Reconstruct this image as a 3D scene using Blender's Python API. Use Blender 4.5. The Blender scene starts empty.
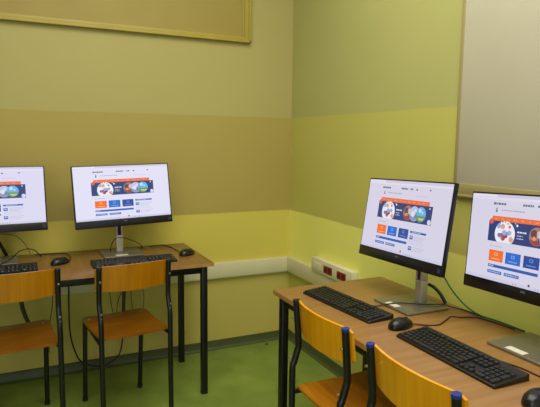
import bpy, bmesh, math, random
from mathutils import Vector, Matrix
random.seed(7)
COL = bpy.context.scene.collection
PI = math.pi
W, H = 540, 407

# ------------------------------------------------------------------ materials
def s2l(c):
    return tuple(((x/255)/12.92 if x/255 <= .04045 else ((x/255+.055)/1.055)**2.4) for x in c)

def nt(name):
    m = bpy.data.materials.new(name); m.use_nodes = True
    return m, m.node_tree, m.node_tree.nodes['Principled BSDF']

def noise_mat(name, c1, c2, scale=(4, 4, 4), detail=4, rough=.6, metal=0, spec=.5, bump=0, bscale=60, coat=0):
    m, t, b = nt(name)
    tc = t.nodes.new('ShaderNodeTexCoord'); mp = t.nodes.new('ShaderNodeMapping')
    mp.inputs['Scale'].default_value = scale
    n = t.nodes.new('ShaderNodeTexNoise'); n.inputs['Scale'].default_value = 1; n.inputs['Detail'].default_value = detail
    r = t.nodes.new('ShaderNodeValToRGB')
    r.color_ramp.elements[0].position = .3; r.color_ramp.elements[1].position = .7
    r.color_ramp.elements[0].color = (*s2l(c1), 1); r.color_ramp.elements[1].color = (*s2l(c2), 1)
    t.links.new(tc.outputs['Object'], mp.inputs[0]); t.links.new(mp.outputs[0], n.inputs['Vector'])
    t.links.new(n.outputs['Fac'], r.inputs[0]); t.links.new(r.outputs[0], b.inputs['Base Color'])
    b.inputs['Roughness'].default_value = rough; b.inputs['Metallic'].default_value = metal
    b.inputs['Specular IOR Level'].default_value = spec; b.inputs['Coat Weight'].default_value = coat
    if bump:
        n2 = t.nodes.new('ShaderNodeTexNoise'); n2.inputs['Scale'].default_value = bscale; n2.inputs['Detail'].default_value = 3
        bp = t.nodes.new('ShaderNodeBump'); bp.inputs['Strength'].default_value = bump; bp.inputs['Distance'].default_value = .002
        t.links.new(tc.outputs['Object'], n2.inputs['Vector']); t.links.new(n2.outputs['Fac'], bp.inputs['Height'])
        t.links.new(bp.outputs[0], b.inputs['Normal'])
    return m

def plain(name, c, rough=.5, metal=0, spec=.5):
    d = tuple(max(0, x-5) for x in c)
    return noise_mat(name, d, c, (9, 9, 9), 2, rough, metal, spec)

def emit(name, c, s=1.0):
    m, t, b = nt(name)
    b.inputs['Base Color'].default_value = (.01, .01, .012, 1)
    b.inputs['Emission Color'].default_value = (*s2l(c), 1); b.inputs['Emission Strength'].default_value = s
    b.inputs['Roughness'].default_value = .35
    return m

def wall_mat(name, bands, tint=1.0):
    """painted wall: horizontal colour bands by height; bands = [(z_from, colour), ...] low to high"""
    m, t, b = nt(name)
    g = t.nodes.new('ShaderNodeNewGeometry'); sx = t.nodes.new('ShaderNodeSeparateXYZ')
    t.links.new(g.outputs['Position'], sx.inputs[0])
    wn = t.nodes.new('ShaderNodeTexNoise'); wn.inputs['Scale'].default_value = 3
    t.links.new(g.outputs['Position'], wn.inputs['Vector'])
    wob = t.nodes.new('ShaderNodeMath'); wob.operation = 'MULTIPLY_ADD'; wob.inputs[1].default_value = .012
    t.links.new(wn.outputs['Fac'], wob.inputs[0]); t.links.new(sx.outputs['Z'], wob.inputs[2])
    cur = None
    for z, c in bands:
        if cur is None:
            rgb = t.nodes.new('ShaderNodeRGB'); rgb.outputs[0].default_value = (*s2l(c), 1); cur = rgb.outputs[0]; continue
        ss = t.nodes.new('ShaderNodeMapRange'); ss.inputs['From Min'].default_value = z+.006-.004; ss.inputs['From Max'].default_value = z+.006+.004
        t.links.new(wob.outputs[0], ss.inputs['Value'])
        mx = t.nodes.new('ShaderNodeMix'); mx.data_type = 'RGBA'
        t.links.new(ss.outputs[0], mx.inputs['Factor']); t.links.new(cur, mx.inputs['A'])
        mx.inputs['B'].default_value = (*s2l(c), 1); cur = mx.outputs['Result']
    n = t.nodes.new('ShaderNodeTexNoise'); n.inputs['Scale'].default_value = 1.3; n.inputs['Detail'].default_value = 5
    t.links.new(g.outputs['Position'], n.inputs['Vector'])
    mr = t.nodes.new('ShaderNodeMapRange'); mr.inputs['To Min'].default_value = .93*tint; mr.inputs['To Max'].default_value = 1.06*tint
    t.links.new(n.outputs['Fac'], mr.inputs['Value'])
    hs = t.nodes.new('ShaderNodeHueSaturation'); t.links.new(cur, hs.inputs['Color']); t.links.new(mr.outputs[0], hs.inputs['Value'])
    t.links.new(hs.outputs[0], b.inputs['Base Color'])
    b.inputs['Roughness'].default_value = .55; b.inputs['Specular IOR Level'].default_value = .3
    n2 = t.nodes.new('ShaderNodeTexNoise'); n2.inputs['Scale'].default_value = 90
    t.links.new(g.outputs['Position'], n2.inputs['Vector'])
    bp = t.nodes.new('ShaderNodeBump'); bp.inputs['Strength'].default_value = .12; bp.inputs['Distance'].default_value = .002
    t.links.new(n2.outputs['Fac'], bp.inputs['Height']); t.links.new(bp.outputs[0], b.inputs['Normal'])
    return m

BANDS = [(0, (200, 186, 98)), (.55, (212, 198, 90)), (.914, (176, 159, 86)), (1.543, (180, 170, 106))]  # lowest band, up to the trunking, is a slightly darker tone
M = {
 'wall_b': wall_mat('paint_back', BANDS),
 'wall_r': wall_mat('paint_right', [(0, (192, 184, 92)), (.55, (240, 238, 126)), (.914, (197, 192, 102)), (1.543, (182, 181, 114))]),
 'ceiling': noise_mat('ceiling_paint', (225, 222, 205), (232, 230, 214), rough=.8),
 'floor': noise_mat('vinyl_floor', (108, 130, 54), (136, 156, 70), (5, 5, 5), 9, .38, spec=.45),
 'skirt': noise_mat('vinyl_skirting', (66, 76, 40), (78, 88, 46), rough=.45),
 'trunk': plain('trunking_plastic', (222, 216, 180), .45),
 'board': noise_mat('screen_fabric', (202, 196, 175), (209, 203, 182), (2, 2, 2), rough=.6),
 'board_edge': plain('board_edge', (172, 160, 108), .4),
 'panel': noise_mat('panel_paint', (156, 138, 60), (163, 145, 65), (3, 3, 3), rough=.5),
 'mould': plain('mould_paint', (176, 159, 70), .45),
 'top': noise_mat('beech_laminate_shaded', (120, 86, 40), (138, 102, 52), (38, 3, 8), 5, .36, spec=.5),  # back wall desk: dimmer light there is put into the laminate colour
 'topR': noise_mat('beech_laminate_lit', (140, 101, 54), (159, 120, 70), (38, 3, 8), 5, .36, spec=.5),  # same laminate for the right desk, stronger light painted in as a lighter colour
 'edge': noise_mat('beech_edge', (160, 118, 66), (178, 136, 82), (20, 20, 3), 3, .4),
 'plyR': noise_mat('orange_plywood_lit', (222, 144, 2), (250, 174, 8), (34, 3, 3), 6, .28, spec=.6, coat=.3),  # right chairs' backrests: same plywood, brighter light put into the colour
 'ply': noise_mat('orange_plywood_shaded', (160, 98, 2), (188, 124, 6), (34, 3, 3), 6, .28, spec=.6, coat=.3),  # left chairs' backrests: shade on them painted into the plywood colour
 'seatply': noise_mat('orange_plywood_seat_shaded', (124, 72, 3), (150, 90, 8), (4, 34, 4), 6, .28, spec=.6, coat=.3),  # left chairs' seats, colour darkened for the shade they stand in
 'seatR': noise_mat('orange_plywood_seat_lit', (160, 96, 8), (190, 122, 18), (4, 34, 4), 6, .28, spec=.6, coat=.3),  # right chairs' seats: same wood, colour lightened for the light falling there
 'steel': plain('black_steel', (17, 18, 22), .32),
 'cap': plain('black_cap', (26, 26, 28), .5),
 'bluecap': plain('blue_cap', (32, 50, 145), .4),
 'bolt': plain('bolt_metal', (200, 195, 185), .3, .8),
 'bezel': plain('bezel_plastic', (15, 15, 20), .32),
 'key': plain('key_plastic', (30, 32, 32), .38),
 'kb': plain('keyboard_plastic', (17, 17, 18), .42),
 'mouse': plain('mouse_plastic', (16, 16, 18), .3),
 'alu': noise_mat('brushed_silver', (146, 142, 128), (160, 156, 142), (3, 60, 3), 3, .34, .75),
 'alucol': noise_mat('silver_column', (184, 182, 174), (200, 198, 190), (60, 60, 3), 3, .35, .55),
 'cable': plain('cable_black', (16, 16, 18), .5),
 'redcable': plain('cable_maroon', (70, 22, 18), .5),
 'greencable': plain('cable_green', (22, 108, 62), .45),
 'sleeve': plain('cable_sleeve', (58, 58, 46), .6),
 'sticker': plain('white_sticker', (225, 220, 205), .5),
 'blue_st': plain('blue_sticker', (34, 48, 92), .4),
 'logo': plain('logo_grey', (150, 150, 155), .4),
 'socket_w': plain('socket_white', (222, 216, 180), .4),
 'socket_r': plain('socket_red', (150, 22, 36), .4),
 'well': plain('red_well', (84, 12, 20), .6),
 'dark': plain('dark_hole', (20, 10, 10), .8),
}
# ------------------------------------------------------------------ mesh helpers
def add_box(bm, x0, x1, y0, y1, z0, z1, bev=0, mi=0, seg=2):
    b2 = bmesh.new()
    bmesh.ops.create_cube(b2, size=1)
    for v in b2.verts:
        v.co = Vector(((x0+x1)/2+v.co.x*(x1-x0), (y0+y1)/2+v.co.y*(y1-y0), (z0+z1)/2+v.co.z*(z1-z0)))
    if bev: bmesh.ops.bevel(b2, geom=b2.edges[:], offset=bev, segments=seg, affect='EDGES', profile=.5)
    merge(bm, b2, mi)

def merge(bm, b2, mi=0, mat=None):
    b2.verts.index_update()
    vs = [bm.verts.new(mat @ v.co if mat else v.co) for v in b2.verts]
    for f in b2.faces:
        try: nf = bm.faces.new([vs[v.index] for v in f.verts]); nf.material_index = mi; nf.smooth = True
        except ValueError: pass
    b2.free()

def smooth_path(pts, n=8):
    P = [Vector(p) for p in pts]
    if len(P) < 3: return P
    P = [P[0]*2-P[1]]+P+[P[-1]*2-P[-2]]; out = []
    for i in range(1, len(P)-2):
        for k in range(n):
            t = k/n; a, b, c, d = P[i-1:i+3]
            out.append(.5*((2*b)+(c-a)*t+(2*a-5*b+4*c-d)*t*t+(3*b-a-3*c+d)*t**3))
    out.append(P[-2]); return out

def add_tube(bm, pts, r, sides=10, smooth=0, mi=0, flat=None):
    P = smooth_path(pts, smooth) if smooth else [Vector(p) for p in pts]
    rings = []; T = (P[1]-P[0]).normalized()
    up = Vector((0, 0, 1)) if abs(T.z) < .9 else Vector((1, 0, 0))
    Nn = T.cross(up).normalized()
    for i, p in enumerate(P):
        if i == 0: t2 = P[1]-P[0]
        elif i == len(P)-1: t2 = P[-1]-P[-2]
        else: t2 = (P[i+1]-P[i]).normalized()+(P[i]-P[i-1]).normalized()
        t2.normalize(); Nn = (Nn-t2*Nn.dot(t2)).normalized(); B = t2.cross(Nn)
        rings.append([bm.verts.new(p+(Nn*math.cos(a)+B*math.sin(a))*r) for a in [2*PI*k/sides for k in range(sides)]])
    for a, b in zip(rings, rings[1:]):
        for k in range(sides):
            f = bm.faces.new((a[k], a[(k+1) % sides], b[(k+1) % sides], b[k])); f.smooth = True; f.material_index = mi
    f = bm.faces.new(rings[0][::-1]); f.material_index = mi
    f = bm.faces.new(rings[-1]); f.material_index = mi

def obj(name, bm, mats, parent=None, loc=None, auto=True):
    if not isinstance(mats, (list, tuple)): mats = [mats]
    bmesh.ops.recalc_face_normals(bm, faces=bm.faces[:])
    me = bpy.data.meshes.new(name); bm.to_mesh(me); bm.free()
    for m in mats: me.materials.append(m)
    if auto:
        for p in me.polygons: p.use_smooth = True
        me.set_sharp_from_angle(angle=math.radians(38))
    o = bpy.data.objects.new(name, me); COL.objects.link(o)
    if parent: o.parent = parent
    if loc: o.location = loc
    return o

def thing(name, label, cat, loc=(0, 0, 0), rz=0, group=None):
    o = bpy.data.objects.new(name, None); COL.objects.link(o); o.empty_display_size = .05
    o.location = loc; o.rotation_euler = (0, 0, rz); tag(o, label, cat, group); return o

def tag(o, label, cat, group=None):
    o['label'] = label; o['category'] = cat
    if group: o['group'] = group
    return o

def struct(name, bm, m):
    o = obj(name, bm, m); o['kind'] = 'structure'; return o

def copy_tree(o, parent=None):
    c = o.copy(); COL.objects.link(c)
    if parent: c.parent = parent
    for ch in list(o.children): copy_tree(ch, c)
    return c

# ------------------------------------------------------------------ the room (corner at the origin, room in x<0, y<0)
XL, YB, ZC = -5.2, -6.2, 3.05
bm = bmesh.new(); add_box(bm, XL, .0, YB, .0, -.06, 0); struct('floor', bm, M['floor'])
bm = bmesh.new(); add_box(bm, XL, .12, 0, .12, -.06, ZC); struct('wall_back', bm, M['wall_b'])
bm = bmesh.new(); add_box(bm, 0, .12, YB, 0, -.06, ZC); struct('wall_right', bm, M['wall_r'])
bm = bmesh.new(); add_box(bm, XL, .12, YB, .12, ZC, ZC+.08); struct('ceiling', bm, M['ceiling'])
bm = bmesh.new(); add_box(bm, XL-.1, XL, YB, .12, -.06, ZC); struct('wall_left', bm, M['wall_b'])

def skirting(name, horiz):
    bm = bmesh.new()
    prof = [(0, .0), (.030, 0), (.016, .005), (.009, .014), (.006, .055), (0, .058)]
    L = abs(XL) if horiz else abs(YB)
    a = []
    for s in (0, -L):
        a.append([bm.verts.new((s, -d, z) if horiz else (-d, s, z)) for d, z in prof])
    for k in range(len(prof)):
        k2 = (k+1) % len(prof); bm.faces.new((a[0][k], a[0][k2], a[1][k2], a[1][k]))
    bm.faces.new(a[0]); bm.faces.new(a[1][::-1])
    struct(name, bm, M['skirt'])
skirting('baseboard_back', True); skirting('baseboard_right', False)
# cable trunking along both walls
bm = bmesh.new(); add_box(bm, XL, -.0305, -.03, -.0005, .486, .590, .003); add_box(bm, XL, -.0305, -.032, -.028, .492, .584, .001)
struct('trim_1', bm, M['trunk'])
bm = bmesh.new(); add_box(bm, -.03, -.0005, YB, -.0005, .486, .590, .003); add_box(bm, -.032, -.028, YB, -.034, .492, .584, .001)
struct('trim_2', bm, M['trunk'])

# ------------------------------------------------------------------ framed wall panel, upper left
t = thing('wall_panel', 'mustard framed panel high on the back wall, above the monitors', 'panel', (-.315, -.001, 2.008))
bm = bmesh.new(); add_box(bm, -2.2, -.03, -.012, 0, .03, .95); obj('panel_board', bm, M['panel'], t)
bm = bmesh.new()
add_box(bm, -2.2, 0, -.032, 0, 0, .014, .003); add_box(bm, -2.2, -.008, -.0235, 0, .008, .036, .004)
add_box(bm, -.014, 0, -.032, 0, 0, .95, .003); add_box(bm, -.040, -.008, -.024, 0, .008, .95, .004)
add_box(bm, -.052, -.040, -.018, 0, .036, .95, .003)
obj('frame', bm, M['mould'], t)

# ------------------------------------------------------------------ projection board on the right wall
t = thing('presentation_board', 'large plain beige board on the right wall above the rightmost monitor', 'board', (-.001, -1.530, 1.165))
bm = bmesh.new(); add_box(bm, -.007, 0, -2.4, -.016, .055, 1.75, .001); obj('board_surface', bm, M['board'], t)
bm = bmesh.new()
add_box(bm, -.009, 0, -.018, 0, .0, 1.75, .002)
obj('side_rim', bm, M['board_edge'], t)
bm = bmesh.new(); add_box(bm, -.010, 0, -2.4, -.018, .012, .056, .002)
add_box(bm, -.020, 0, -2.4, -.018, 0, .012, .003)
obj('lower_rim', bm, M['board_edge'], t)

# ------------------------------------------------------------------ socket box on the trunking
t = thing('socket_box', 'cream wall socket box with two red outlets and one white outlet above the trunking', 'socket', (-.0335, -.395, .584))
bm = bmesh.new(); add_box(bm, -.014, .033, -.45, 0, 0, .085, .004); obj('housing', bm, M['socket_w'], t)
def outlet(name, y, mat, lab):
    bm = bmesh.new(); add_box(bm, -.0165, -.0135, y-.047, y+.047, .016, .062, .0015)
    o = obj(name, bm, mat, t); o['label'] = lab
    bm = bmesh.new()
    for s in (-1, 1):
        c = bmesh.new(); bmesh.ops.create_cone(c, cap_ends=True, segments=20, radius1=.017, radius2=.015, depth=.002)
        merge(bm, c, 0, Matrix.Translation((-.0168, y+s*.023, .039)) @ Matrix.Rotation(PI/2, 4, 'Y'))
    obj('plug_well', bm, M['well'] if mat is M['socket_r'] else M['trunk'], o)
outlet('outlet', -.07, M['socket_w'], 'white outlet'); outlet('outlet', -.198, M['socket_r'], 'red outlet'); outlet('outlet', -.345, M['socket_r'], 'red outlet')

# ------------------------------------------------------------------ desks
def desk(label, loc, rz, length, depth, topmat, ix=.045):
    """local x along the desk, y from the front (0) to the wall; origin on the floor at the near-front end"""
    t = thing('computer_desk', label, 'desk', loc, rz, None)
    bm = bmesh.new(); add_box(bm, 0, length, 0, depth, .719, .74, .002); o = obj('tabletop', bm, topmat, t)
    bm = bmesh.new()
    add_box(bm, .002, length-.002, -.0015, .001, .7200, .7385); add_box(bm, -.0015, .001, .002, depth-.002, .7200, .7385)
    add_box(bm, length-.001, length+.0015, .002, depth-.002, .7200, .7385)
    obj('edge_band', bm, M['edge'], t)
    for x in (ix, length-ix):
        for y in (.036, depth-.09):
            bm = bmesh.new(); add_box(bm, x-.018, x+.018, y-.018, y+.018, .004, .7185, .009, seg=3)
            l = obj('leg', bm, M['steel'], t)
            bm = bmesh.new(); add_box(bm, x-.0185, x+.0185, y-.0185, y+.0185, 0, .012, .006); obj('foot', bm, M['cap'], l)
    for y in (.036, depth-.09):
        bm = bmesh.new(); add_box(bm, ix+.0185, length-ix-.0185, y-.012, y+.012, .680, .7185, .002); obj('rail', bm, M['steel'], t)
    for x in (ix, length-ix):
        bm = bmesh.new(); add_box(bm, x-.014, x+.014, .0555, depth-.1095, .680, .7185, .002); obj('rail', bm, M['steel'], t)
    return t
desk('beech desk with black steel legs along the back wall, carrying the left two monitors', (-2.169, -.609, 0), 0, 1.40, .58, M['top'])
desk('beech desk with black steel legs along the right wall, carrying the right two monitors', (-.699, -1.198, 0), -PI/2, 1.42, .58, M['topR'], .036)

# ------------------------------------------------------------------ monitors
W_, H_ = .538, .344
SC = {}
def em(key, c, s=1.0):
    k = (key, c, s)
    if k not in SC: SC[k] = emit('screen_'+key, c, s)
    return SC[k]

def screen_mesh(bg, parent, y, strength):
    """the lit web page: flat coloured polygons, u to the right, v downwards"""
    x0, sw, z1, sh = -.2635, .527, H_-.006, .296
    bm = bmesh.new(); mats = []
    def mi(c):
        m = em('tone_%d_%d_%d' % c, c, strength)
        if m not in mats: mats.append(m)
        return mats.index(m)
    lay = [0]
    def poly(pts, c, lv):
        f = bm.faces.new([bm.verts.new((x0+u*sw, y-.00022*lv, z1-v*sh)) for u, v in pts]); f.material_index = mi(c)
    def rect(u0, u1, v0, v1, c, lv=1): (poly([(u0, v0), (u0, v1), (u1, v1), (u1, v0)], c, lv) if u1-u0 > .9 else poly([(u0-.018, v0), (u0-.018, v1), (u1-.018, v1), (u1-.018, v0)], c, lv))
    def disc(u, v, r, c, lv, vmax=9, vmin=-9):   # r in units of the screen height
        k = sh/sw; pts = []
        for i in range(28):
            a = 2*PI*i/28; pts.append((u-.018+r*k*math.cos(a), max(vmin, min(vmax, v+r*math.sin(a)))))
        poly(pts[::-1], c, lv)
    def text(u0, u1, v, h, c, lv=2, seed=1, wmin=.010, wmax=.022, gap=.004):
        rr = random.Random(seed); u = u0
        while u < u1-.004:
            w = min(rr.uniform(wmin, wmax), u1-u)
            hh = h*rr.uniform(.8, 1)
            rect(u, u+w, v-hh/2, v+hh/2, c, lv); u += w+gap
    rect(0, 1, 0, 1, bg, 0)
    rect(0, 1, 0, .035, (208, 202, 228)); rect(0, 1, .035, .062, (226, 222, 240)); rect(.02, .24, .006, .03, (232, 228, 244), 2)
    text(.215, .325, .107, .026, (92, 98, 128), seed=2); text(.455, .535, .105, .026, (92, 98, 128), seed=3)
    text(.565, .60, .105, .026, (92, 98, 128), seed=4); text(.635, .65, .105, .026, (92, 98, 128), seed=5); text(.785, .80, .10, .024, (120, 124, 150), seed=6)
    disc(.245, .165, .012, (120, 130, 150), 1); rect(.238, .252, .180, .205, (96, 104, 130), 1)
    text(.285, .47, .178, .012, (150, 148, 175), seed=7, gap=.005); text(.64, .77, .19, .008, (210, 170, 190), seed=8)
    ORG, NAV = (240, 112, 62), (44, 62, 118)
    rect(.19, .845, .305, .545, NAV)
    rect(.215, .805, .250, .305, ORG, 2); disc(.212, .315, .032, (226, 92, 70), 3)
    text(.24, .79, .278, .010, (250, 170, 130), 3, 9, .012, .03, .035)
    disc(.33, .445, .148, (236, 236, 246), 3, .545)
    # people in the round picture, as loose patches of colour
    rr = random.Random(11)
    for i in range(15):
        u = .33+rr.uniform(-.052, .055); v = rr.uniform(.35, .50)
        disc(u, v, rr.uniform(.018, .034), rr.choice([(196, 70, 66), (232, 104, 62), (92, 122, 190), (150, 176, 222), (96, 74, 92), (226, 160, 132)]), 4)
    for i in range(5): disc(.285+i*.022, .315+.012*math.cos(i*2), .009, (70, 76, 110), 4)
    disc(.425, .335, .014, (235, 235, 250), 3); disc(.41, .315, .006, (235, 235, 250), 3)
    text(.43, .50, .405, .020, (225, 228, 244), 3, 12); text(.43, .475, .445, .012, (190, 196, 226), 3, 13); text(.43, .485, .475, .012, (190, 196, 226), 3, 14)
    disc(.577, .425, .10, (170, 120, 112), 3); disc(.557, .40, .045, (96, 70, 78), 4); disc(.595, .40, .038, (220, 190, 176), 4); disc(.577, .425, .095, (156, 66, 60), 4, vmin=.465); disc(.56, .45, .024, (228, 150, 110), 5); disc(.60, .46, .022, (90, 80, 110), 5)
    disc(.652, .425, .10, (186, 196, 226), 5); disc(.652, .425, .095, (140, 148, 184), 6, vmin=.455); disc(.64, .43, .04, (220, 224, 242), 7); disc(.67, .45, .03, (120, 124, 160), 7); disc(.665, .38, .022, (216, 222, 240), 7)
    disc(.727, .425, .10, (104, 176, 226), 7); disc(.727, .425, .097, (104, 146, 78), 8, vmin=.445); disc(.735, .425, .080, (190, 204, 130), 9, vmin=.470); disc(.715, .375, .030, (196, 222, 244), 8); disc(.745, .40, .02, (170, 208, 240), 8)
    disc(.825, .51, .034, (216, 216, 236), 3, .545); disc(.815, .335, .012, (210, 214, 236), 3)
    text(.215, .32, .60, .009, (170, 166, 190), 2, 15)
    for u0, u1, c in ((.215, .335, (244, 110, 40)), (.355, .475, (42, 104, 200)), (.497, .615, (36, 74, 152))):
        rect(u0, u1, .645, .775, c, 1)
        ic = tuple(min(255, x+70) for x in c)
        m = (u0+u1)/2
        rect(m-.014, m+.014, .672, .708, ic, 2); rect(m-.008, m+.008, .68, .70, c, 3); text(m-.035, m+.035, .745, .016, ic, 2, 16, .006, .012, .002)
    rect(.215, .612, .812, .845, (38, 92, 180), 1); text(.222, .27, .828, .012, (200, 214, 240), 2, 17)
    rect(.215, .335, .880, .915, (44, 100, 188), 1); rect(.355, .475, .880, .915, (44, 100, 188), 1)
    text(.225, .325, .897, .012, (190, 206, 236), 2, 18); text(.365, .465, .897, .012, (190, 206, 236), 2, 19)
    rect(.635, .815, .655, .682, (40, 92, 176), 1); text(.66, .76, .668, .010, (190, 206, 236), 2, 20)
    for v in (.715, .86):
        rect(.638, .675, v, v+.05, (52, 96, 172), 1); rect(.644, .669, v+.012, v+.028, (190, 206, 236), 2)
        for k in range(3): text(.69, .82-.02*k, v+.006+k*.022, .007, (172, 174, 200), 2, 21+k)
    for k in range(3): text(.64, .80, .785+k*.022, .006, (190, 190, 212), 2, 26+k)
    rect(0, 1, .962, 1, (206, 206, 232), 2); text(.43, .47, .981, .014, (150, 156, 190), 3, 30, .008, .010, .012); rect(.548, .562, .945, .970, (60, 64, 92), 3); text(.60, .70, .984, .014, (130, 138, 180), 3, 31, .006, .010, .014)
    for f in bm.faces: f.normal_update()
    me = bpy.data.meshes.new('screen'); bm.to_mesh(me); bm.free()
    for m in mats: me.materials.append(m)
    o = bpy.data.objects.new('screen', me); COL.objects.link(o); o.parent = parent
    return o

def text_mesh(name, s, size, parent, loc, mat, rot=(PI/2, 0, 0)):
    cu = bpy.data.curves.new('t', 'FONT'); cu.body = s; cu.size = size; cu.align_x = 'CENTER'; cu.align_y = 'CENTER'; cu.extrude = .0001
    tmp = bpy.data.objects.new('t', cu); COL.objects.link(tmp)
    dg = bpy.context.evaluated_depsgraph_get(); dg.update()
    me = bpy.data.meshes.new_from_object(tmp.evaluated_get(dg)); bpy.data.objects.remove(tmp)
    me.materials.clear(); me.materials.append(mat)
    o = bpy.data.objects.new(name, me); COL.objects.link(o); o.parent = parent; o.location = loc; o.rotation_euler = rot
    return o

def monitor(label, head, yaw, tilt, roll, base, byaw, group, bg, strength):
    """head = centre of the front face, base = centre of the stand plate on the desk"""
    t = thing('desktop_monitor', label, 'monitor', (base[0], base[1], .741), byaw, group)
    R = Matrix.Rotation(yaw, 4, 'Z') @ Matrix.Rotation(-tilt, 4, 'X') @ Matrix.Rotation(-roll, 4, 'Y')
    Mw = Matrix.Translation(head) @ R @ Matrix.Translation((0, 0, -H_/2))
    Bw = Matrix.Translation((base[0], base[1], .741)) @ Matrix.Rotation(byaw, 4, 'Z')
    loc = Bw.inverted() @ Mw
    # casing: thin front slab and a bulged rear housing
    bm = bmesh.new(); add_box(bm, -.27, .27, .0, .017, 0, H_, .003)
    b2 = bmesh.new(); bmesh.ops.create_cube(b2, size=1)
    for v in b2.verts:
        back = v.co.y > 0
        sx, sz = (.40, .26) if back else (.50, .32)
        v.co = Vector((v.co.x*sx, .016 if not back else .052, H_/2+v.co.z*sz))
    bmesh.ops.bevel(b2, geom=b2.edges[:], offset=.008, segments=2, affect='EDGES'); merge(bm, b2)
    add_box(bm, -.27, .27, -.0012, .001, 0, .041, .0006)
    casing = obj('casing', bm, M['bezel'], t); casing.matrix_local = loc
    screen_mesh(bg, casing, -.0008, strength)
    lg = text_mesh('bezel_logo', 'DELL', .0085, casing, (0, -.0016, .030), M['logo'])
    bm = bmesh.new(); add_box(bm, .245, .262, -.0018, -.0010, .012, .030, 0); b = obj('bezel_sticker', bm, M['blue_st'], casing)
    b['label'] = 'small blue sticker'
    # stand
    bm = bmesh.new(); add_box(bm, -.108, .108, -.103, .103, 0, .009, .0035); st = obj('stand_base', bm, M['alu'], t)
    bm = bmesh.new(); add_box(bm, -.045, .022, -.094, -.066, .0085, .0096, 0)
    s = obj('base_sticker', bm, M['sticker'], st); s['label'] = 'white sticker'
    bm = bmesh.new()
    cy = .046
    # column with a slot
    for (xa, xb, za, zb) in ((-.0185, .0185, .008, .10), (-.0185, -.009, .10, .165), (.009, .0185, .10, .165), (-.0185, .0185, .165, .40)):
        add_box(bm, xa, xb, cy-.012, cy+.022, za, zb, .003)
    obj('stand_column', bm, M['alucol'], t)
    bm = bmesh.new(); add_box(bm, -.009, .009, cy-.006, cy+.018, .10, .165); obj('cable_slot', bm, M['bezel'], t)
    # bracket joining column and housing
    hp = loc @ Vector((0, .050, H_*.52))
    bm = bmesh.new(); add_box(bm, -.045, .045, -.006, .012, -.045, .045, .004)
    br = obj('pivot_bracket', bm, M['alu'], t); br.matrix_local = loc @ Matrix.Translation((0, .052, H_*.52))
    return t

G = None
monitor('lit monitor at the left edge of the photo, screen partly cut off by the frame', (-1.836, -.190, 1.071), .036, .175, .006, (-1.822, -.175), .03, G, (218, 216, 240), .98)
monitor('lit monitor showing a web page, right of the two on the back wall desk', (-1.166, -.222, 1.077), .068, .144, .025, (-1.184, -.205), .03, G, (224, 222, 244), 1.0)
monitor('lit monitor on the right wall desk, nearer the room corner', (-.299, -1.557, 1.070), -1.614, .163, .036, (-.288, -1.618), -1.58, G, (216, 212, 232), .95)
monitor('lit monitor cut off by the right edge of the photo, below the beige board', (-.230, -2.092, 1.059), -1.650, .10, .053, (-.228, -2.150), -1.56, G, (218, 214, 232), .95)

# ------------------------------------------------------------------ keyboards
ROWS = []
def key_layout():
    u = .0188; rows = []
    main = [[1]*1, ]
    # (x, row, width) in key units; rows 0 (function row) .. 5 (space row)
    K = []
    K.append((0, 0, 1))
    for b, s in ((2, 0), (6.5, 0), (11, 0)):
        for i in range(4): K.append((b+i, 0, 1))
    x = 0
    for w in [1]*13+[2]: K.append((x, 1, w)); x += w
    x = 0
    for w in [1.5]+[1]*12+[1.5]: K.append((x, 2, w)); x += w
    x = 0
    for w in [1.8]+[1]*11+[2.2]: K.append((x, 3, w)); x += w
    x = 0
    for w in [2.3]+[1]*10+[2.7]: K.append((x, 4, w)); x += w
    x = 0
    for w in [1.4, 1.2, 1.2, 5.8, 1.2, 1.2, 1.4, 1.6]: K.append((x, 5, w)); x += w
    for r in (0, 1, 2):
        for i in range(3): K.append((15.3+i, r, 1))
    K.append((16.3, 4, 1))
    for i in range(3): K.append((15.3+i, 5, 1))
    for r in (1, 2, 3, 4):
        for i in range(3): K.append((18.6+i, r, 1))
    K.append((18.6, 5, 2)); K.append((20.6, 5, 1)); K.append((21.6, 1, 1)); K.append((21.6, 2, 2.01)); K.append((21.6, 4, 2.01))
    return K, u
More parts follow.
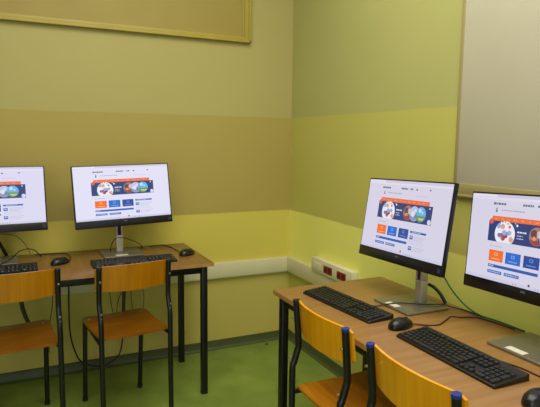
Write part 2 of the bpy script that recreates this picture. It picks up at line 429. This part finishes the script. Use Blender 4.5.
def keyboard(label, loc, rz, separate, sc=(.96, .93, .88), group=None):
    t = thing('keyboard', label, 'keyboard', loc, rz, group); t.scale = sc
    bm = bmesh.new()
    # wedge body, rear (local +y) higher
    prof = [(-.066, .0), (-.066, .008), (-.060, .012), (.045, .020), (.058, .024), (.066, .022), (.066, 0)]
    a = []
    for s, ins in ((-.221, .004), (-.218, 0), (.218, 0), (.221, .004)):
        a.append([bm.verts.new((s, y*(1-ins*6), max(z-ins*.6, 0))) for y, z in prof])
    n = len(prof)
    for r1, r2 in zip(a, a[1:]):
        for k in range(n): bm.faces.new((r1[k], r1[(k+1) % n], r2[(k+1) % n], r2[k]))
    bm.faces.new(a[0]); bm.faces.new(a[-1][::-1]); obj('keyboard_body', bm, M['kb'], t, auto=False)
    K, u = key_layout(); KX0 = -.2125; RY = .0182
    ang = math.atan2(.008, .105)
    allbm = bmesh.new(); cache = {}
    for (x, r, w) in K:
        tall = w == 2.01; ww = 1 if tall else w
        y = .040-r*RY-(.004 if r > 0 else 0); hgt = RY*(2 if tall else 1)
        cx = KX0+(x+ww/2)*u; cy = y-(RY/2 if tall else 0)
        cz = .0125+(cy+.060)*math.tan(ang)+.0022
        hw = ww*u/2-.0011; hh = hgt/2-.0011
        key = (round(ww, 2), tall)
        if separate and key in cache:
            o = cache[key].copy(); COL.objects.link(o); o.parent = t; o.location = (cx, cy, cz); continue
        b = bmesh.new()
        lo = [b.verts.new((sx*hw, sy*hh, -.003)) for sx, sy in ((-1, -1), (1, -1), (1, 1), (-1, 1))]
        hi = [b.verts.new((sx*(hw-.0016), sy*(hh-.0016)+.0004, .0042)) for sx, sy in ((-1, -1), (1, -1), (1, 1), (-1, 1))]
        for k in range(4): b.faces.new((lo[k], lo[(k+1) % 4], hi[(k+1) % 4], hi[k]))
        b.faces.new(hi)
        if separate:
            o = obj('key', b, M['key'], t, (cx, cy, cz), auto=False); o.rotation_euler = (ang, 0, 0); cache[key] = o
        else:
            merge(allbm, b, 0, Matrix.Translation((cx, cy, cz)) @ Matrix.Rotation(ang, 4, 'X'))
    if separate: allbm.free()
    else:
        o = obj('keycaps', allbm, M['key'], t, auto=False); o['kind'] = 'stuff'
    return t
KZ = .7405
keyboard('black keyboard at the left edge of the back wall desk', (-1.838, -.402, KZ), 0, False)
keyboard('black keyboard in front of the fully visible monitor on the back wall desk', (-1.158, -.458, KZ), .01, False, (.975, .93, .88))
keyboard('black keyboard at the corner end of the right wall desk', (-.533, -1.515, KZ), math.radians(-85.5), True, (.98, .90, .82))
keyboard('black keyboard beside the rightmost monitor, nearest the camera', (-.500, -2.082, KZ), math.radians(-90.5), True, (.94, 1.0, .86))

# ------------------------------------------------------------------ mice
def mouse_proto():
    t = thing('computer_mouse', '', 'mouse')
    bm = bmesh.new(); b2 = bmesh.new(); bmesh.ops.create_uvsphere(b2, u_segments=24, v_segments=16, radius=1)
    for v in b2.verts:
        x, y, z = v.co; k = 1-.12*max(0, y)
        zz = max(z, 0)*.031*(1-.18*y) if z > 0 else z*.004
        v.co = Vector((math.copysign(abs(x)**.85, x)*.031*k, math.copysign(abs(y)**.9, y)*.056, zz+.004))
    merge(bm, b2); obj('mouse_body', bm, M['mouse'], t)
    bm = bmesh.new(); b2 = bmesh.new(); bmesh.ops.create_cone(b2, cap_ends=True, segments=20, radius1=.010, radius2=.010, depth=.007)
    bmesh.ops.bevel(b2, geom=[e for e in b2.edges if e.calc_face_angle(0) > 1], offset=.0015, segments=2, affect='EDGES')
    merge(bm, b2, 0, Matrix.Translation((0, .026, .0225)) @ Matrix.Rotation(PI/2, 4, 'Y')); obj('scroll_wheel', bm, M['key'], t)
    return t
m0 = mouse_proto()
for i, (x, y, rz, lab) in enumerate([
    (-1.516, -.337, -.9, 'black computer mouse between the two keyboards on the back wall desk'),
    (-.846, -.372, -1.0, 'black computer mouse at the right end of the back wall desk'),
    (-.489, -1.806, -1.35, 'black computer mouse between the two keyboards on the right wall desk'),
    (-.522, -2.386, -1.4, 'black computer mouse in the bottom right corner of the photo')]):
    o = m0 if i == 0 else copy_tree(m0)
    o.location = (x, y, .7405); o.rotation_euler = (0, 0, rz); o['label'] = lab

# ------------------------------------------------------------------ chairs
def chair(label, loc, rz, caps, span=.332, SEAT_Z=.467, ply='ply'):
    """origin on the floor midway between the rear legs; sitter faces local +y"""
    t = thing('classroom_chair', label, 'chair', loc, rz)
    hx = span/2; r = .0122
    # seat board, trapezoid with rounded corners, slightly dished
    bm = bmesh.new(); NX, NY = 14, 14; top = []; d0, d1 = .016, .398
    for j in range(NY+1):
        v = j/NY; row = []
        for i in range(NX+1):
            u = i/NX*2-1
            hw = (hx-.002)+(.004)*v
            # rounded corners
            cr = .035; y = d0+(d1-d0)*v; dy = min(y-d0, d1-y); inset = 0
            if dy < cr: inset = cr-math.sqrt(max(0, cr*cr-(cr-dy)**2))
            inset *= .25 if v < .5 else .7
            x = u*(hw-inset)
            z = SEAT_Z+.004*(u*u)-.006*math.sin(v*PI)-.010*max(0, v-.8)/.2*.8+.004
            row.append((x, y, z))
        top.append(row)
    T = [[bm.verts.new(p) for p in row] for row in top]; B = [[bm.verts.new((p[0], p[1], p[2]-.010)) for p in row] for row in top]
    for j in range(NY):
        for i in range(NX):
            bm.faces.new((T[j][i], T[j][i+1], T[j+1][i+1], T[j+1][i])); bm.faces.new((B[j][i], B[j+1][i], B[j+1][i+1], B[j][i+1]))
    for j in range(NY):
        bm.faces.new((T[j][0], T[j+1][0], B[j+1][0], B[j][0])); bm.faces.new((T[j][NX], B[j][NX], B[j+1][NX], T[j+1][NX]))
    for i in range(NX):
        bm.faces.new((T[0][i], B[0][i], B[0][i+1], T[0][i+1])); bm.faces.new((T[NY][i], T[NY][i+1], B[NY][i+1], B[NY][i]))
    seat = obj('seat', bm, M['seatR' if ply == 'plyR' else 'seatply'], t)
    for sx in (-1, 1):
        for yy in (.05, .34):
            bm = bmesh.new(); b2 = bmesh.new(); bmesh.ops.create_uvsphere(b2, u_segments=10, v_segments=6, radius=.0065)
            merge(bm, b2, 0, Matrix.Translation((sx*(hx-.03), yy, SEAT_Z+.0015)) @ Matrix.Diagonal((1, 1, .5, 1))); obj('rivet', bm, M['bolt'], seat)
    # backrest: curved ply, bulging to the rear (-y)
    bm = bmesh.new(); NX, NZ = 22, 10; hw = hx+.014; sag = .036; F = []; Bk = []
    for k in range(NZ+1):
        w = k/NZ*2-1; fr = []; br = []
        for i in range(NX+1):
            u = i/NX*2-1
            # outline: super-ellipse in the corners
            hgt = .064*(1-.10*u*u)
            if abs(u) > .90: hgt *= (1-((abs(u)-.90)/.10)**2.6*.18)
            z = .753+w*hgt+.001*u*u
            x = u*hw
            y = .026-sag*(1-u*u)+.010-(z-.753)*.12
            fr.append((x, y+.0045, z)); br.append((x, y-.0045, z))
        F.append([bm.verts.new(p) for p in fr]); Bk.append([bm.verts.new(p) for p in br])
    for k in range(NZ):
        for i in range(NX):
            bm.faces.new((F[k][i], F[k][i+1], F[k+1][i+1], F[k+1][i])); bm.faces.new((Bk[k][i], Bk[k+1][i], Bk[k+1][i+1], Bk[k][i+1]))
        bm.faces.new((F[k][0], F[k+1][0], Bk[k+1][0], Bk[k][0])); bm.faces.new((F[k][NX], Bk[k][NX], Bk[k+1][NX], F[k+1][NX]))
    for i in range(NX):
        bm.faces.new((F[0][i], Bk[0][i], Bk[0][i+1], F[0][i+1])); bm.faces.new((F[NZ][i], F[NZ][i+1], Bk[NZ][i+1], Bk[NZ][i]))
    obj('backrest', bm, M[ply], t)
    for s in (-1, 1):
        bm = bmesh.new()
        add_tube(bm, [(s*hx, -.004, .006), (s*hx, .0, .30), (s*hx, .0, .545), (s*hx, .006, .575), (s*hx, .020, .622), (s*hx, .024, .655), (s*hx, .012, .806)], r, 12, 3)
        l = obj('leg', bm, M['steel'], t)
        bm = bmesh.new(); add_tube(bm, [(s*hx, .0120, .8055), (s*hx, .0117, .812), (s*hx, .0115, .815)], .0130, 12)
        c = obj('tube_cap', bm, M['bluecap'] if caps[0 if s < 0 else 1] else M['cap'], l)
        if caps[0 if s < 0 else 1]: c['label'] = 'blue plastic end cap'
        for z, dy in ((.748, .006), (.60, -.002)):
            bm = bmesh.new(); add_tube(bm, [(s*hx, dy-.004, z), (s*hx, dy-.0098, z)], .0042, 8); obj('bolt', bm, M['bolt'], l)
        bm = bmesh.new(); add_tube(bm, [(s*hx, -.0045, 0), (s*hx, -.004, .02)], .0138, 12); obj('foot', bm, M['cap'], l)
        fx = s*(hx-.016)
        bm = bmesh.new(); add_tube(bm, [(fx, .420, .006), (fx, .372, SEAT_Z-.014)], r, 12); l = obj('leg', bm, M['steel'], t)
        bm = bmesh.new(); add_tube(bm, [(fx, .4205, 0), (fx, .4185, .02)], .0138, 12); obj('foot', bm, M['cap'], l)
        bm = bmesh.new(); add_tube(bm, [(s*hx, .008, SEAT_Z-.018), (fx, .368, SEAT_Z-.018)], .0095, 10); obj('side_rail', bm, M['steel'], t)
    for y in (.13, .345):
        bm = bmesh.new(); add_tube(bm, [(-(hx-.014), y, SEAT_Z-.018), (hx-.014, y, SEAT_Z-.018)], .0085, 10); obj('cross_bar', bm, M['steel'], t)
    return t
chair('orange plywood chair at the left edge, in front of the leftmost monitor', (-1.718, -.790, 0), math.radians(5), (0, 0))
chair('orange plywood chair facing the fully visible monitor on the back wall desk', (-1.217, -.798, 0), math.radians(7.5), (0, 0))
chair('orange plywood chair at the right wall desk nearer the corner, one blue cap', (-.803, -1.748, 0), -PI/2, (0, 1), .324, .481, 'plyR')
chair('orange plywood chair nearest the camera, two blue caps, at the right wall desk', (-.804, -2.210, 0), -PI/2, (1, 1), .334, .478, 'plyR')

# ------------------------------------------------------------------ cables
def cable(name, label, pts, r, mat, smooth=8):
    bm = bmesh.new(); add_tube(bm, pts, r, 8, smooth); return tag(obj(name, bm, M[mat]), label, 'cable')
D = .7425
cable('monitor_cable', 'thin black cable looping around the silver column of the back wall monitor',
      [(-1.236, -.155, D+.009), (-1.236, -.19, .79), (-1.222, -.215, .825), (-1.188, -.222, .838), (-1.133, -.21, .818), (-1.078, -.19, .788), (-1.052, -.16, .755), (-1.045, -.10, D+.002), (-1.04, -.045, D)], .0022, 'cable')
cable('mouse_cable', 'thin black cable from the mouse at the right end of the back wall desk',
      [(-.876, -.330, .7475), (-.872, -.24, D+.001), (-.878, -.15, D), (-.896, -.07, D), (-.93, -.05, D), (-.99, -.06, D)], .0023, 'cable')
cable('mouse_cable', 'thin black cable from the mouse between the back wall keyboards',
      [(-1.470, -.302, .7475), (-1.455, -.22, D), (-1.462, -.13, D), (-1.478, -.09, D), (-1.56, -.07, D), (-1.63, -.06, D)], .0023, 'cable')
cable('power_cable', 'thick black cable slanting down behind the leftmost monitor',
      [(-1.825, -.075, .862), (-1.808, -.085, .835), (-1.785, -.08, .785), (-1.772, -.065, .750)], .009, 'cable')
cable('monitor_cable', 'thin black cable arching over the desk right of the leftmost monitor base',
      [(-1.80, -.29, D+.009), (-1.745, -.22, .765), (-1.705, -.17, .790), (-1.665, -.15, .795), (-1.632, -.14, .782), (-1.61, -.13, .755), (-1.60, -.11, D)], .0026, 'cable')
cable('monitor_cable', 'thin pale cable curving from behind the leftmost monitor against the wall',
      [(-1.90, -.06, .86), (-1.80, -.05, .868), (-1.73, -.045, .855), (-1.69, -.04, .82), (-1.66, -.04, .765), (-1.655, -.04, D)], .0016, 'sleeve')
cable('keyboard_cable', 'thin black cable from the corner keyboard across the silver stand base',
      [(-.470, -1.545, .757), (-.452, -1.572, .7475), (-.425, -1.585, D+.002), (-.385, -1.60, .7525), (-.330, -1.618, .7545), (-.262, -1.667, .7545), (-.19, -1.695, .7545), (-.172, -1.715, .748), (-.14, -1.76, D), (-.135, -1.85, D)], .0023, 'cable')
cable('mouse_cable', 'maroon mouse cable wiggling across the right wall desk behind the nearer keyboard',
      [(-.438, -1.812, .7475), (-.395, -1.832, D), (-.350, -1.845, D), (-.295, -1.82, D), (-.245, -1.796, D), (-.215, -1.815, D), (-.165, -1.84, D), (-.145, -1.90, D), (-.137, -1.99, D)], .0026, 'redcable')
cable('network_cable', 'green network cable dropping from behind the corner-side monitor to the desk',
      [(-.15, -1.645, .857), (-.15, -1.686, .818), (-.15, -1.735, .784), (-.148, -1.785, .760), (-.143, -1.84, .7475), (-.128, -1.90, D+.002), (-.127, -1.96, D+.002), (-.124, -2.02, D+.001)], .0033, 'greencable')
cable('power_cable', 'thick black plug cable behind the silver column of the corner-side monitor',
      [(-.165, -1.582, .803), (-.165, -1.607, .801), (-.165, -1.631, .792), (-.165, -1.655, .778), (-.163, -1.680, .7505)], .0072, 'cable')
cable('display_cable', 'short black cable hanging from the corner-side monitor beside its column',
      [(-.20, -1.545, .92), (-.205, -1.57, .875), (-.21, -1.585, .845), (-.2, -1.59, .80), (-.185, -1.585, .76)], .003, 'cable')
cable('keyboard_cable', 'thin maroon cable between the nearer keyboard and the rightmost stand base',
      [(-.452, -2.06, .757), (-.435, -2.10, D+.002), (-.405, -2.17, D), (-.39, -2.23, D), (-.388, -2.30, D), (-.36, -2.42, D)], .0026, 'redcable')
cable('floor_cable', 'black cable hanging in a deep loop under the back wall desk',
      [(-1.462, -.09, .70), (-1.462, -.09, .56), (-1.464, -.10, .29), (-1.432, -.10, .14), (-1.393, -.10, .083), (-1.332, -.10, .056), (-1.27, -.10, .053), (-1.195, -.10, .10), (-1.168, -.09, .20), (-1.16, -.09, .34), (-1.16, -.085, .50), (-1.162, -.085, .70)], .0045, 'cable')
cable('cable_sleeve', 'thick grey cable bundle hanging under the desk behind the fully visible chair',
      [(-1.166, -.165, .714), (-1.166, -.165, .55), (-1.168, -.15, .40), (-1.172, -.14, .33)], .010, 'sleeve')
cable('cable_sleeve', 'thick grey cable bundle curving under the desk behind the leftmost chair',
      [(-1.725, -.15, .714), (-1.715, -.15, .56), (-1.702, -.15, .46), (-1.675, -.15, .38), (-1.63, -.14, .31)], .011, 'sleeve')
cable('hanging_wire', 'thin wire hanging in a V under the desk, left of the grey bundle',
      [(-1.236, -.09, .70), (-1.236, -.09, .49), (-1.222, -.10, .37), (-1.205, -.09, .34), (-1.19, -.09, .43), (-1.168, -.09, .50), (-1.15, -.09, .70)], .0022, 'cable')
cable('hanging_wire', 'thin wire hanging in a long loop under the desk, right of the grey bundle',
      [(-1.116, -.085, .70), (-1.115, -.10, .48), (-1.110, -.10, .40), (-1.095, -.10, .32), (-1.07, -.10, .295), (-1.048, -.10, .35), (-1.038, -.10, .44), (-1.045, -.10, .50), (-1.06, -.09, .60), (-1.06, -.085, .70)], .0018, 'cable')
cable('hanging_wire', 'thin wire hanging under the desk between the two back wall chairs',
      [(-1.545, -.15, .714), (-1.550, -.15, .52), (-1.560, -.15, .43), (-1.572, -.15, .36), (-1.58, -.15, .20)], .0022, 'cable')
# small dark scrap on the floor in the corner
bm = bmesh.new(); b2 = bmesh.new(); bmesh.ops.create_uvsphere(b2, u_segments=10, v_segments=6, radius=1)
for v in b2.verts:
    a = math.atan2(v.co.y, v.co.x); k = 1+.25*math.sin(3*a+.5)
    v.co = Vector((v.co.x*.013*k, v.co.y*.008*k, v.co.z*.003+.003))
merge(bm, b2); o = tag(obj('floor_scrap', bm, M['cable']), 'tiny dark scrap lying on the green floor near the corner', 'scrap'); o.location = (-.204, -.075, 0)

# ------------------------------------------------------------------ lights
def area(name, loc, rot, sx, sy, power, col):
    l = bpy.data.lights.new(name, 'AREA'); l.shape = 'RECTANGLE'; l.size = sx; l.size_y = sy; l.energy = power; l.color = col
    o = bpy.data.objects.new(name, l); COL.objects.link(o); o.location = loc; o.rotation_euler = rot; return o
area('ceiling_lamp', (-1.1, -2.1, 2.98), (0, 0, 0), 1.9, 2.4, 66, (1, .955, .86))
area('ceiling_lamp', (-3.6, -4.8, 2.98), (0, 0, 0), 1.6, 1.2, 24, (1, .955, .86))
area('fill_light', (-4.9, -5.2, 1.6), (math.radians(86), 0, math.radians(-42)), 2.6, 1.8, 32, (.94, .98, 1))  # area light added as fill from the rear left, no window modelled
wd = bpy.data.worlds.new('World'); bpy.context.scene.world = wd; wd.use_nodes = True
wd.node_tree.nodes['Background'].inputs[0].default_value = (.86, .93, 1, 1); wd.node_tree.nodes['Background'].inputs[1].default_value = .7

# ------------------------------------------------------------------ camera
F_, YAW, PITCH, ROLL, CX, CY, CH = 530.68, .4407, .1189, .0116, -1.686, -3.2473, 1.3924
fw = Vector((math.sin(YAW)*math.cos(PITCH), math.cos(YAW)*math.cos(PITCH), -math.sin(PITCH)))
rt = Vector((math.cos(YAW), -math.sin(YAW), 0)); up = rt.cross(fw)
r2 = rt*math.cos(ROLL)+up*math.sin(ROLL); u2 = -rt*math.sin(ROLL)+up*math.cos(ROLL)
cd = bpy.data.cameras.new('Camera'); cam = bpy.data.objects.new('Camera', cd); COL.objects.link(cam)
cd.sensor_width = 36; cd.lens = F_*36/W; cd.clip_start = .02
mw = Matrix((r2, u2, -fw)).transposed().to_4x4(); mw.translation = (CX, CY, CH); cam.matrix_world = mw
sc = bpy.context.scene; sc.camera = cam
sc.view_settings.view_transform = 'Standard'; sc.view_settings.look = 'None'; sc.view_settings.exposure = 0
